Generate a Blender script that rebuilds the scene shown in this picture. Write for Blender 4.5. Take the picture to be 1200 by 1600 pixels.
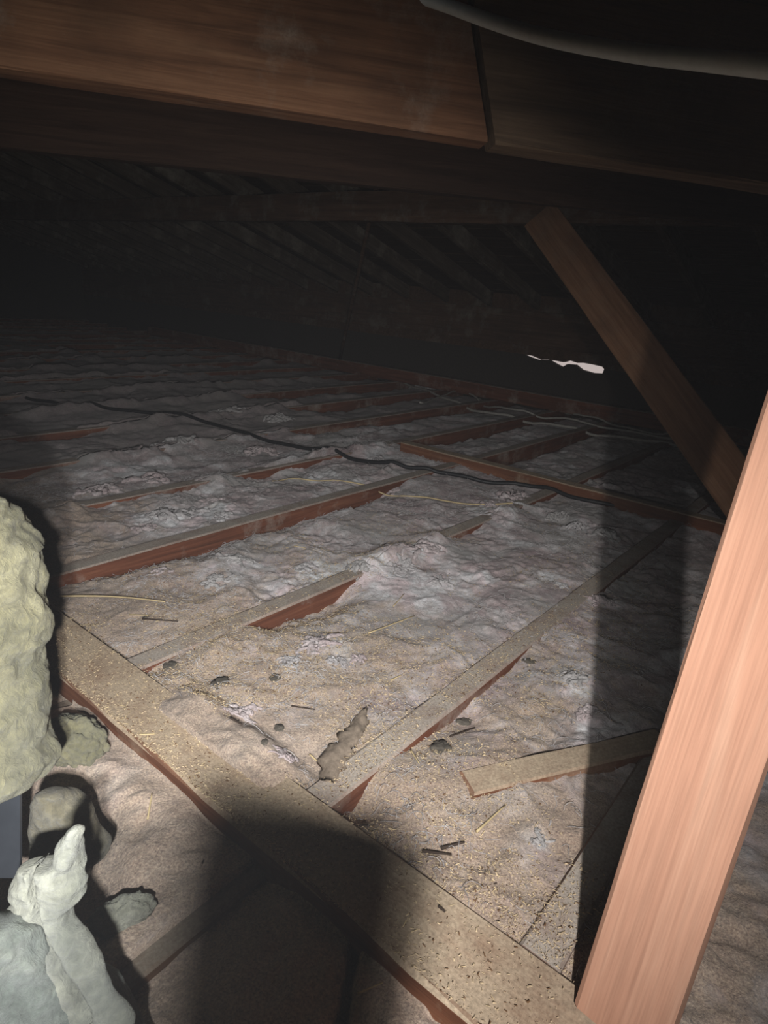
import bpy, bmesh, math, random
import numpy as np
from mathutils import Vector, Matrix

for o in list(bpy.data.objects):
    bpy.data.objects.remove(o)
S = bpy.context.scene
C = S.collection
random.seed(7)
RNG = np.random.default_rng(7)

# ------------------------------------------------------------------ camera
# world: X along the joists (away to the right), Y along the binders (away to
# the left), Z up, z = 0 is the top of the ceiling joists.
F = 1002.0
HC = 0.70
_e1 = np.array([826., -270., F]); _e1 /= np.linalg.norm(_e1)
_e2 = np.array([-1366., -463., F]); _e2 -= _e1 * _e2.dot(_e1); _e2 /= np.linalg.norm(_e2)
_e3 = np.cross(_e1, _e2)
RM = np.array([_e1, _e2, _e3])
CP = np.array([0, 0, HC])
cd = bpy.data.cameras.new('camera')
cd.sensor_fit = 'VERTICAL'; cd.sensor_height = 36; cd.lens = 36 * F / 1600
cd.clip_start = 0.01; cd.clip_end = 200
cam = bpy.data.objects.new('camera', cd); C.objects.link(cam)
_r, _u, _b = RM @ [1, 0, 0], RM @ [0, -1, 0], RM @ [0, 0, -1]
cam.matrix_world = Matrix(((_r[0], _u[0], _b[0], 0), (_r[1], _u[1], _b[1], 0), (_r[2], _u[2], _b[2], HC), (0, 0, 0, 1)))
S.camera = cam

def ray(x, y): return RM @ np.array([x - 600., y - 800., F])
def pz(x, y, z=0.): d = ray(x, y); return CP + d * (z - HC) / d[2]
def px(x, y, X): d = ray(x, y); return CP + d * X / d[0]
def pd(x, y, D): return CP + ray(x, y) * D / F
def camv(x, y, z): return CP + RM @ np.array([x, y, z])       # metres right, down, forward of the lens

# ------------------------------------------------------------------ light
S.view_settings.view_transform = 'Standard'
S.view_settings.look = 'None'
S.view_settings.gamma = 1
S.view_settings.use_curve_mapping = False
S.view_settings.exposure = 0.15
w = bpy.data.worlds.new('world'); S.world = w; w.use_nodes = True
w.node_tree.nodes['Background'].inputs[0].default_value = (1.0, 0.86, 0.82, 1)
w.node_tree.nodes['Background'].inputs[1].default_value = 0.45

def spot(name, pos, target, watts, col, angle, blend, rad):
    l = bpy.data.lights.new(name, 'SPOT'); l.energy = watts; l.color = col
    l.spot_size = math.radians(angle); l.spot_blend = blend; l.shadow_soft_size = rad
    o = bpy.data.objects.new(name, l); C.objects.link(o)
    o.location = pos
    o.rotation_euler = (Vector(target) - Vector(pos)).to_track_quat('-Z', 'Y').to_euler()
    return o
spot('phone_flash', camv(-0.05, 0.10, 0.0), pd(310, 800, 1.6), 54.0, (0.97, 1.0, 1.0), 92, 1.0, 0.010)
spot('hand_torch', camv(0.085, 0.0, -0.25), pd(565, 960, 1.6), 80.0, (1.0, 0.98, 0.96), 74, 1.0, 0.010)

# ------------------------------------------------------------------ noise
def _hash(ix, iy, iz, s):
    h = (ix.astype(np.int64) * 374761393 + iy.astype(np.int64) * 668265263 + iz.astype(np.int64) * 2147483647 + s * 974634777) & 0xffffffff
    h = ((h ^ (h >> 13)) * 1274126177) & 0xffffffff
    h = ((h ^ (h >> 16)) * 2246822519) & 0xffffffff
    return ((h ^ (h >> 15)) & 0xffffff) / float(0xffffff)
def vn(x, y, z=0., s=0):
    x, y, z = np.broadcast_arrays(np.asarray(x, float), np.asarray(y, float), np.asarray(z, float))
    ix, iy, iz = np.floor(x), np.floor(y), np.floor(z)
    fx, fy, fz = x - ix, y - iy, z - iz
    fx = fx**3 * (fx * (fx * 6 - 15) + 10); fy = fy**3 * (fy * (fy * 6 - 15) + 10); fz = fz**3 * (fz * (fz * 6 - 15) + 10)
    r = 0
    for a in (0, 1):
        for b in (0, 1):
            for c in (0, 1):
                wgt = (fx if a else 1 - fx) * (fy if b else 1 - fy) * (fz if c else 1 - fz)
                r = r + wgt * _hash(ix + a, iy + b, iz + c, s)
    return r * 2 - 1
def fbm(x, y, z=0., s=0, o=4):
    r = 0; a = 1.; t = 0
    for i in range(o):
        r = r + a * vn(x, y, z, s + i * 17); t += a
        x, y, z = np.asarray(x) * 2.03 + 5.1, np.asarray(y) * 2.03 + 9.7, np.asarray(z) * 2.03 + 3.3; a *= .5
    return r / t
def sst(a, b, x):
    t = np.clip((np.asarray(x, float) - a) / (b - a), 0, 1); return t * t * (3 - 2 * t)

# ------------------------------------------------------------------ materials
def nt(name):
    m = bpy.data.materials.new(name); m.use_nodes = True
    n = m.node_tree.nodes; l = m.node_tree.links
    b = n['Principled BSDF']; b.inputs['Roughness'].default_value = .9
    b.inputs['Specular IOR Level'].default_value = .15
    return m, n, l, b
def lin(c):
    f = lambda v: (v / 12.92 if v <= .04045 else ((v + .055) / 1.055) ** 2.4)
    return tuple(f(v / 255.) for v in c) + (1,)
def noise(n, l, vec, scale, detail=6, rough=.6, dist=0.):
    t = n.new('ShaderNodeTexNoise'); t.inputs['Scale'].default_value = scale; t.inputs['Detail'].default_value = detail
    t.inputs['Roughness'].default_value = rough; t.inputs['Distortion'].default_value = dist
    l.new(vec, t.inputs['Vector']); return t
def ramp(n, l, fac, stops):
    r = n.new('ShaderNodeValToRGB'); e = r.color_ramp.elements
    while len(e) < len(stops): e.new(.5)
    for i, (p, c) in enumerate(stops): e[i].position = p; e[i].color = c
    l.new(fac, r.inputs[0]); return r
def mixc(n, l, f, a, b, mode='MIX'):
    m = n.new('ShaderNodeMix'); m.data_type = 'RGBA'; m.blend_type = mode
    for s, v in ((m.inputs[0], f), (m.inputs[6], a), (m.inputs[7], b)):
        if hasattr(v, 'is_linked'): l.new(v, s)
        else: s.default_value = v
    return m.outputs[2]
def math_(n, l, op, a, b=None):
    m = n.new('ShaderNodeMath'); m.operation = op
    for s, v in ((m.inputs[0], a), (m.inputs[1], b)):
        if v is None: continue
        if hasattr(v, 'is_linked'): l.new(v, s)
        else: s.default_value = v
    return m.outputs[0]
def gray(v): return (v, v, v, 1)

def wood(name, c1, c2, c3, dust=None, dust_amt=.8, dust_all=.0, stain=.3, bumps=.25):
    """grain along local X; dust settles on the faces that look up and in blotches"""
    m, n, l, b = nt(name)
    tc = n.new('ShaderNodeTexCoord'); oi = n.new('ShaderNodeObjectInfo')
    off = n.new('ShaderNodeVectorMath'); off.operation = 'MULTIPLY_ADD'
    cmb = n.new('ShaderNodeCombineXYZ')
    for i in range(3): l.new(oi.outputs['Random'], cmb.inputs[i])
    l.new(cmb.outputs[0], off.inputs[0]); off.inputs[1].default_value = (13, 7, 5); l.new(tc.outputs['Object'], off.inputs[2])
    mp = n.new('ShaderNodeMapping'); mp.inputs['Scale'].default_value = (1.3, 22, 22); l.new(off.outputs[0], mp.inputs['Vector'])
    g = noise(n, l, mp.outputs[0], 2.0, 7, .62, .8)
    mp2 = n.new('ShaderNodeMapping'); mp2.inputs['Scale'].default_value = (4, 160, 160); l.new(off.outputs[0], mp2.inputs['Vector'])
    g2 = noise(n, l, mp2.outputs[0], 2.0, 3, .6)
    col = ramp(n, l, g.outputs[0], [(.3, lin(c1)), (.5, lin(c2)), (.72, lin(c3))]).outputs[0]
    col = mixc(n, l, .22, col, ramp(n, l, g2.outputs[0], [(.35, gray(.25)), (.6, gray(1.))]).outputs[0], 'MULTIPLY')
    st = noise(n, l, off.outputs[0], 5.0, 5, .6)
    col = mixc(n, l, ramp(n, l, st.outputs[0], [(.45, gray(0)), (.75, gray(stain))]).outputs[0], col, lin((60, 45, 36)))
    if dust:
        geo = n.new('ShaderNodeNewGeometry'); sx = n.new('ShaderNodeSeparateXYZ'); l.new(geo.outputs['Normal'], sx.inputs[0])
        up = ramp(n, l, sx.outputs[2], [(.45, gray(0)), (.8, gray(1))]).outputs[0]
        dn = noise(n, l, off.outputs[0], 14, 6, .7)
        up = math_(n, l, 'MULTIPLY', up, ramp(n, l, dn.outputs[0], [(.3, gray(dust_amt * .55)), (.55, gray(dust_amt))]).outputs[0])
        dn2 = noise(n, l, off.outputs[0], 4, 7, .7)
        al = ramp(n, l, dn2.outputs[0], [(.52, gray(0)), (.72, gray(dust_all))]).outputs[0]
        fine = noise(n, l, tc.outputs['Object'], 220, 4, .7)
        dc = mixc(n, l, .6, lin(dust), ramp(n, l, fine.outputs[0], [(.3, gray(.35)), (.65, gray(1.25))]).outputs[0], 'MULTIPLY')
        col = mixc(n, l, math_(n, l, 'MAXIMUM', up, al), col, dc)
    l.new(col, b.inputs['Base Color'])
    bp = n.new('ShaderNodeBump'); bp.inputs['Strength'].default_value = bumps; bp.inputs['Distance'].default_value = .004
    l.new(math_(n, l, 'ADD', g.outputs[0], math_(n, l, 'MULTIPLY', g2.outputs[0], .4)), bp.inputs['Height']); l.new(bp.outputs[0], b.inputs['Normal'])
    return m

def fluff(name, a, b_, c, dirt=None, dirt_stops=(.5, .7), scale=9, bumpd=.005, debris=False):
    """matted glass wool"""
    m, n, l, b = nt(name)
    b.inputs['Roughness'].default_value = 1; b.inputs['Specular IOR Level'].default_value = .05
    b.inputs['Sheen Weight'].default_value = .25; b.inputs['Sheen Roughness'].default_value = .6
    geo = n.new('ShaderNodeNewGeometry'); P = geo.outputs['Position']
    n1 = noise(n, l, P, scale, 8, .62, .7)
    n2 = noise(n, l, P, scale * 5, 7, .7, 1.5)
    n3 = noise(n, l, P, 150, 5, .75, .8)
    n4 = noise(n, l, P, 3.1, 5, .6, .3)
    col = ramp(n, l, n1.outputs[0], [(.34, lin(a)), (.5, lin(b_)), (.66, lin(c))]).outputs[0]
    col = mixc(n, l, .55, col, ramp(n, l, n2.outputs[0], [(.32, gray(.36)), (.62, gray(1.25))]).outputs[0], 'MULTIPLY')
    col = mixc(n, l, .6, col, ramp(n, l, n3.outputs[0], [(.3, gray(.5)), (.65, gray(1.2))]).outputs[0], 'MULTIPLY')
    if dirt:
        f = ramp(n, l, n4.outputs[0], [(dirt_stops[0], gray(0)), (dirt_stops[1], gray(.75))]).outputs[0]
        col = mixc(n, l, f, col, lin(dirt))
    if debris:
        at = n.new('ShaderNodeAttribute'); at.attribute_name = 'clean'
        n6 = noise(n, l, P, 34, 6, .7, 2.0)
        cf = ramp(n, l, math_(n, l, 'MULTIPLY', at.outputs['Fac'], math_(n, l, 'MULTIPLY', n6.outputs[0], 2.)), [(.3, gray(0)), (.75, gray(.9))]).outputs[0]
        n7 = noise(n, l, P, 12, 3, .5)
        cc = ramp(n, l, n7.outputs[0], [(.4, lin((220, 200, 201))), (.55, lin((226, 225, 226)))]).outputs[0]
        col = mixc(n, l, cf, col, cc)
    if debris:      # tan sawdust and nest litter spread over the wool near the first binder
        sep = n.new('ShaderNodeSeparateXYZ'); l.new(P, sep.inputs[0])
        mr = n.new('ShaderNodeMapRange'); mr.inputs[1].default_value = 1.35; mr.inputs[2].default_value = .5; l.new(sep.outputs[0], mr.inputs[0])
        n5 = noise(n, l, P, 7, 8, .68, .5)
        s = math_(n, l, 'ADD', math_(n, l, 'MULTIPLY', mr.outputs[0], .42), n5.outputs[0])
        f = ramp(n, l, s, [(.60, gray(0)), (.80, gray(.8))]).outputs[0]
        gr = noise(n, l, P, 330, 3, .7)
        dc = ramp(n, l, gr.outputs[0], [(.32, lin((104, 86, 72))), (.5, lin((166, 142, 120))), (.68, lin((204, 182, 156)))]).outputs[0]
        col = mixc(n, l, f, col, dc)
    l.new(col, b.inputs['Base Color'])
    bp = n.new('ShaderNodeBump'); bp.inputs['Strength'].default_value = .9; bp.inputs['Distance'].default_value = bumpd
    h = math_(n, l, 'ADD', n2.outputs[0], math_(n, l, 'MULTIPLY', n3.outputs[0], .45))
    l.new(h, bp.inputs['Height']); l.new(bp.outputs[0], b.inputs['Normal'])
    return m

def plain(name, c, rough=.6, metal=0., spec=.3, var=.35, scale=60):
    m, n, l, b = nt(name)
    geo = n.new('ShaderNodeTexCoord')
    t = noise(n, l, geo.outputs['Object'], scale, 5, .65)
    col = mixc(n, l, var, lin(c), ramp(n, l, t.outputs[0], [(.3, gray(.35)), (.65, gray(1.2))]).outputs[0], 'MULTIPLY')
    l.new(col, b.inputs['Base Color']); b.inputs['Roughness'].default_value = rough
    b.inputs['Metallic'].default_value = metal; b.inputs['Specular IOR Level'].default_value = spec
    return m

M = dict(
    joist=wood('joist_wood', (84, 52, 38), (112, 68, 50), (134, 88, 66), (172, 162, 151), .95, .8),
    binder=wood('binder_wood', (88, 54, 38), (112, 72, 52), (134, 92, 68), (172, 154, 132), 1., .7),
    beam=wood('beam_wood', (92, 64, 47), (117, 82, 60), (138, 101, 75), (140, 126, 112), .5, .75, .6),
    beam_grey=wood('beam_grey_wood', (84, 68, 54), (108, 88, 70), (128, 106, 84), (120, 108, 92), .4, .5, .6),
    strut=wood('strut_wood', (172, 128, 106), (182, 138, 115), (190, 150, 127), None, 0, 0, .10, .10),
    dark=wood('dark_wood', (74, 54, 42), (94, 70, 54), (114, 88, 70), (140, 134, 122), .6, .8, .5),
    prop=wood('prop_wood', (128, 92, 66), (150, 110, 82), (170, 128, 98), (140, 124, 106), .4, .3, .3),
    deep_brown=wood('deep_brown_wood', (48, 34, 27), (60, 43, 34), (74, 55, 44), None, 0, 0, .5),  # darker brown than the other beam woods
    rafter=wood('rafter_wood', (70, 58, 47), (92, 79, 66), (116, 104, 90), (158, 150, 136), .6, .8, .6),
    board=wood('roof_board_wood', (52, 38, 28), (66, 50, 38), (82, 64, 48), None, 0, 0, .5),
    wool=fluff('pink_wool', (146, 124, 125), (180, 163, 161), (208, 202, 202), (150, 147, 143), (.47, .62), debris=True),
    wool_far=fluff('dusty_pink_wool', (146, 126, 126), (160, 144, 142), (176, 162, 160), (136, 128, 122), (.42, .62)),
    tuft=fluff('pale_tuft_wool', (176, 168, 168), (194, 188, 187), (210, 206, 206), None, scale=22, bumpd=.006),
    tuft_pink=fluff('pink_tuft_wool', (184, 164, 164), (198, 182, 181), (210, 198, 197), None, scale=22, bumpd=.006),
    tuft_grey=fluff('grey_tuft_wool', (168, 163, 160), (186, 181, 179), (202, 196, 194), None, scale=22, bumpd=.006),
    yellow=fluff('yellow_wool', (104, 100, 74), (128, 122, 92), (144, 138, 108), (100, 100, 86), (.5, .7), scale=11, bumpd=.005),
    cream=fluff('cream_wool', (116, 115, 102), (138, 137, 122), (156, 155, 140), (92, 96, 92), (.5, .7), scale=11, bumpd=.005),
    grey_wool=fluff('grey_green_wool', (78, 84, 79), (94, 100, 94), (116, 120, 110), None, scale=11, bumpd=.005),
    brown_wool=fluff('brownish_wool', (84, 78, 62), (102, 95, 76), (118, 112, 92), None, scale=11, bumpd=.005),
    black=plain('black_cable_sheath', (34, 34, 36), .5),
    greyc=plain('grey_cable_sheath', (172, 168, 160), .6),
    white=plain('white_conduit_plastic', (205, 210, 208), .45, 0, .4, .15),
    metal=plain('dull_metal', (92, 96, 104), .38, .8, .5, .3, 20),
    straw=plain('straw', (190, 170, 130), .7),
    twig=plain('dark_twig', (58, 46, 38), .8),
    leaf=plain('dry_leaf', (84, 78, 70), .85),
    bark=plain('dusty_bark', (134, 120, 106), .9, 0, .1, .7, 90),
    flake=plain('tan_litter', (200, 178, 146), .85, 0, .1, .7, 300),
    chaff=plain('pale_chaff', (218, 194, 152), .8, 0, .15, .5, 200),
    crumb=plain('brown_crumb', (108, 82, 60), .9, 0, .1, .5, 200),
    plaster=plain('dark_wall_plaster', (70, 64, 58), .9),
    steel=plain('plain_aluminium', (150, 150, 150), .4, .6, .5, .2),
)

# ------------------------------------------------------------------ helpers
def obj(name, verts, faces, mat, parent=None, smooth=False):
    me = bpy.data.meshes.new(name)
    me.from_pydata([tuple(v) for v in verts], [], [tuple(int(i) for i in f) for f in faces])
    me.materials.append(mat)
    if smooth: me.polygons.foreach_set('use_smooth', [True] * len(me.polygons))
    me.update()
    o = bpy.data.objects.new(name, me); C.objects.link(o)
    if parent: o.parent = parent
    return o
def tag(o, label, cat=None, group=None, kind=None):
    if label: o['label'] = label
    if cat: o['category'] = cat
    if group: o['group'] = group
    if kind: o['kind'] = kind
    return o
def empty(name, loc=(0, 0, 0)):
    o = bpy.data.objects.new(name, None); C.objects.link(o); o.location = loc; o.empty_display_size = .05
    return o

def frame(p0, p1, up):
    p0, p1, up = Vector(p0), Vector(p1), Vector(up)
    x = (p1 - p0); L = x.length; x.normalize()
    z = (up - x * up.dot(x)).normalized(); y = z.cross(x)
    return Matrix(((x.x, y.x, z.x, p0.x), (x.y, y.y, z.y, p0.y), (x.z, y.z, z.z, p0.z), (0, 0, 0, 1))), L

def timber(name, p0, p1, wy, hz, mat, up=(0, 0, 1), parent=None, anchor=(0., 0.), seg=.12, rough=.002, ch=.004, cut0=0., cut1=0., seed=0):
    """sawn timber from p0 to p1; anchor moves the section (y, z) in half sizes; cut = how far the top of an end leans along the length"""
    mw, L = frame(p0, p1, up)
    n = max(2, int(L / seg)) + 1
    y0, z0 = wy / 2, hz / 2
    prof = [(-y0 + ch, -z0), (y0 - ch, -z0), (y0, -z0 + ch), (y0, z0 - ch), (y0 - ch, z0), (-y0 + ch, z0), (-y0, z0 - ch), (-y0, -z0 + ch)]
    V = []
    for i in range(n):
        t = i / (n - 1)
        oy = rough * 1.5 * float(vn(t * L * 1.3, seed * 3.7, .5, 3)); oz = rough * 1.5 * float(vn(t * L * 1.3, seed * 3.7, 9.5, 4))
        for k, (a, b) in enumerate(prof):
            r = rough * .6 * float(vn(t * L * 9, k * 4.1, seed * 2.3, 5))
            xx = t * L + (cut0 * (1 - t) + cut1 * t) * (b / z0) * .5
            V.append((xx, a + anchor[0] * y0 + oy + r, b + anchor[1] * z0 + oz + r))
    Fc = []
    for i in range(n - 1):
        for k in range(8):
            a = i * 8 + k; b = i * 8 + (k + 1) % 8
            Fc.append((a, a + 8, b + 8, b))
    Fc.append(tuple(range(8))); Fc.append(tuple(range((n - 1) * 8 + 7, (n - 1) * 8 - 1, -1)))
    o = obj(name, V, Fc, mat, None)
    bm = bmesh.new(); bm.from_mesh(o.data); bmesh.ops.recalc_face_normals(bm, faces=bm.faces); bm.to_mesh(o.data); bm.free()
    if parent:
        o.parent = parent
        o.matrix_local = parent.matrix_world.inverted() @ mw if parent.matrix_world != Matrix() else mw
    else: o.matrix_world = mw
    return o

def catmull(P, per=8):
    P = [np.asarray(p, float) for p in P]; Q = [2 * P[0] - P[1]] + P + [2 * P[-1] - P[-2]]; out = []
    for i in range(1, len(Q) - 2):
        for j in range(per):
            t = j / per
            out.append(.5 * ((2 * Q[i]) + (-Q[i - 1] + Q[i + 1]) * t + (2 * Q[i - 1] - 5 * Q[i] + 4 * Q[i + 1] - Q[i + 2]) * t * t + (-Q[i - 1] + 3 * Q[i] - 3 * Q[i + 1] + Q[i + 2]) * t**3))
    out.append(P[-1]); return out
def tube(name, pts, rad, mat, k=8, parent=None):
    pts = [Vector(p) for p in pts]; n = len(pts); V = []; Fc = []
    rads = rad if hasattr(rad, '__len__') else [rad] * n
    ref = Vector((.13, .2, 1)).normalized()
    for i, p in enumerate(pts):
        d = (pts[min(i + 1, n - 1)] - pts[max(i - 1, 0)]).normalized()
        s = d.cross(ref).normalized(); u = s.cross(d)
        for j in range(k):
            a = 2 * math.pi * j / k
            V.append(p + (s * math.cos(a) + u * math.sin(a)) * rads[i])
    for i in range(n - 1):
        for j in range(k):
            a = i * k + j; b = i * k + (j + 1) % k
            Fc.append((a, b, b + k, a + k))
    Fc.append(tuple(range(k - 1, -1, -1))); Fc.append(tuple(range((n - 1) * k, n * k)))
    return obj(name, V, Fc, mat, parent, True)

def fbm3(p, s, sc, o=4): return fbm(p[:, 0] * sc, p[:, 1] * sc, p[:, 2] * sc, s, o)
_ico = {}
def ico(sub):
    if sub not in _ico:
        bm = bmesh.new(); bmesh.ops.create_icosphere(bm, subdivisions=sub, radius=1)
        _ico[sub] = (np.array([v.co[:] for v in bm.verts]), [tuple(v.index for v in f.verts) for f in bm.faces]); bm.free()
    return _ico[sub]
def blob(name, loc, size, mat, seed, sub=4, rot=0., amp=.35, parent=None):
    """torn clump of glass wool"""
    v, f = ico(sub); v = v.copy(); sd = seed * 7.31
    wv = v + .5 * np.stack([fbm3(v + sd, 1, 1.3, 3), fbm3(v + sd, 2, 1.3, 3), fbm3(v + sd, 3, 1.3, 3)], 1)
    r = 1 + amp * 1.3 * fbm3(wv + sd, 4, 1.4, 3) + amp * .8 * (1 - 2 * np.abs(fbm3(wv + sd, 5, 2.6, 4))) + amp * .35 * fbm3(wv + sd, 8, 9, 3)
    v = v * r[:, None] * np.array(size)
    c, s = math.cos(rot), math.sin(rot)
    v = np.stack([v[:, 0] * c - v[:, 1] * s, v[:, 0] * s + v[:, 1] * c, v[:, 2]], 1)
    o = obj(name, v, f, mat, parent, True); o.location = loc
    return o

# ------------------------------------------------------------------ the floor of joists and wool
JY = [-0.80, -0.33, 0.145, 0.50, 0.985, 1.465, 1.885, 2.37, 2.85, 3.31, 3.78, 4.25, 4.72, 5.19, 5.66, 6.13, 6.60, 7.07, 7.54, 8.01, 8.48, 8.95]
JW = 0.05
B1a, B1b = 0.445, 0.56        # near binder between the joist runs
XE = 4.80                     # eaves line
YE = 9.2

def hf(x, y):
    """height of the glass wool at x, y"""
    x = np.asarray(x, float); y = np.asarray(y, float)
    x, y = np.broadcast_arrays(x, y)
    jy = np.array(JY); k = np.clip(np.searchsorted(jy, y) - 1, 0, len(jy) - 2)
    y0, y1 = jy[k], jy[k + 1]
    wx = x + .05 * fbm(x * 5, y * 5, 0, 31, 3); wy = y + .05 * fbm(x * 5 + 7, y * 5, 0, 32, 3)
    h = -.016 + .020 * fbm(wx * 2.6, wy * 2.6, 0, 40, 3)
    h = h + .014 * (1 - 2 * np.abs(fbm(wx * 6, wy * 6, 0, 41, 4)) - .55) + np.where(k <= 3, .012 * (1 - sst(.75, 1., x)), 0)
    fw = .35 + .9 * sst(-.3, .4, fbm(x * 4, y * 4, 0, 52, 2))
    ux = x + .02 * fbm(x * 18, y * 18, 0, 53, 2); uy = y + .02 * fbm(x * 18 + 4, y * 18, 0, 54, 2)
    h = h + fw * (.004 * (1 - 2 * np.abs(fbm(ux * 20, uy * 20, 0, 42, 3))) - .001 + .004 * fbm(ux * 60, uy * 60, 0, 43, 2))
    # puffs
    pf = sst(.15, .6, fbm(wx * 3.3, wy * 3.3, 0, 44, 2)) * sst(.8, 1.2, x)
    h = h + pf * .014 * (1 - 2 * np.abs(fbm(wx * 13, wy * 13, 0, 45, 3)))
    # sagging beside the far joist of each bay, and its raggedness
    rag = .03 * fbm(x * 7, y * 2, 0, 46, 3)
    d1 = (y1 - JW / 2) - y
    dip = np.zeros_like(h)
    dip = np.where(k == 4, .055 * (1 - sst(1.75, 2.1, x)) * (.75 + .5 * vn(x * 3, 1.5, 0, 47)), dip)      # bay in front of joist 5
    dip = np.where(k == 3, .034 * sst(.80, .86, x) * (1 - sst(1.08, 1.16, x)), dip)
    dip = np.where(k == 2, .035 * (1 - sst(.60, .68, x)) + .014 * sst(.7, .76, x) * (1 - sst(1.1, 1.3, x)), dip)
    dip = np.where(k >= 5, .03 * sst(.1, .5, vn(x * 1.6, k * 3.3, 0, 48)) + np.where(k < 9, .05, .0) * sst(2.6, 2.8, x), dip)
    dip = np.where((k == 4) & (x > 2.6), .06, dip)
    h = h - dip * (1 - sst(.0, .11 + rag, d1))
    # wool spilling over a joist
    cov = np.zeros_like(h)
    for jy_, a, b_, amt in ((.985, 1.22, 1.62, .03), (1.885, 1.35, 2.5, .03), (.985, 1.85, 2.2, .02), (2.37, 1.2, 2.3, .03), (2.85, 1.4, 3.1, .03), (3.31, .5, 3.6, .03), (3.78, .5, 4.1, .03), (4.25, .5, 3.2, .03), (4.72, .5, 4.3, .03), (5.19, 1., 4.3, .03), (5.66, .5, 4.3, .03), (6.6, .5, 4.3, .03), (7.54, .5, 4.3, .03), (2.37, .4, .9, .03), (2.85, .4, 1.2, .03), (1.885, .5, 1.0, .02)):
        q = sst(a - .08, a + .08, x) * (1 - sst(b_ - .08, b_ + .08, x)) * np.exp(-((y - jy_) / .06) ** 2)
        cov = cov + q * amt * (1 + .9 * fbm(x * 11, y * 11, 0, 49, 3))
    h = h + cov
    h = h - .02 * sst(2.7, 3.0, x)
    # along the joists the wool stays a little below their tops
    de = np.minimum(y - y0, y1 - y)
    near = 1 - sst(.0, .055, de)
    lim = -.006 + .010 * fbm(x * 9, y * 3, 0, 50, 3)
    h = np.where(cov < .006, h * (1 - near) + np.minimum(h, lim) * near, h)
    # settles below the near binder
    nb = (1 - sst(0, .05, np.abs(x - (B1a + B1b) / 2) - .06))
    ov = (x > .5) * sst(.5, .58, y) * (1 - sst(.86, .98, y)) + .5 * (x > .5) * sst(.14, .2, y) * (1 - sst(.4, .47, y))
    h = h + ov * nb * (.020 + .012 * fbm(x * 14, y * 14, 0, 57, 3)); nb = nb * (1 - ov)
    h = h * (1 - nb) + np.minimum(h, -.012 + .008 * fbm(x * 15, y * 15, 0, 51, 3)) * nb
    # trough dug on the camera side of the near binder
    h = h - .03 * (1 - sst(.2, .40, x)) * sst(.52, .56, y) * (1 - sst(.9, 1.1, y)) - .012 * (x < B1a)
    a_, b_ = np.array([.452, .325]), np.array([.33, .255])        # open seam between two pieces
    t_ = np.clip(((x - a_[0]) * (b_ - a_)[0] + (y - a_[1]) * (b_ - a_)[1]) / ((b_ - a_) ** 2).sum(), 0, 1.5)
    ds = np.hypot(x - a_[0] - t_ * (b_ - a_)[0], y - a_[1] - t_ * (b_ - a_)[1]) + .004 * fbm(x * 60, y * 60, 0, 55, 2)
    h = h - .03 * (1 - sst(.002, .008, ds))
    return h
def hf1(x, y): return float(hf(np.array([x]), np.array([y]))[0])
def gr1(x, y):
    """top of whatever lies there"""
    z = hf1(x, y)
    if B1a <= x <= B1b: return 0.006
    for j in JY:
        if abs(y - j) < JW / 2: return max(z, .002)
    return z

ceil_board = obj('floor', [(-1.6, -1.2, -.2), (XE + .3, -1.2, -.2), (XE + .3, YE, -.2), (-1.6, YE, -.2)], [(0, 1, 2, 3)], M['plaster'])
tag(ceil_board, None, kind='structure')

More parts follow.
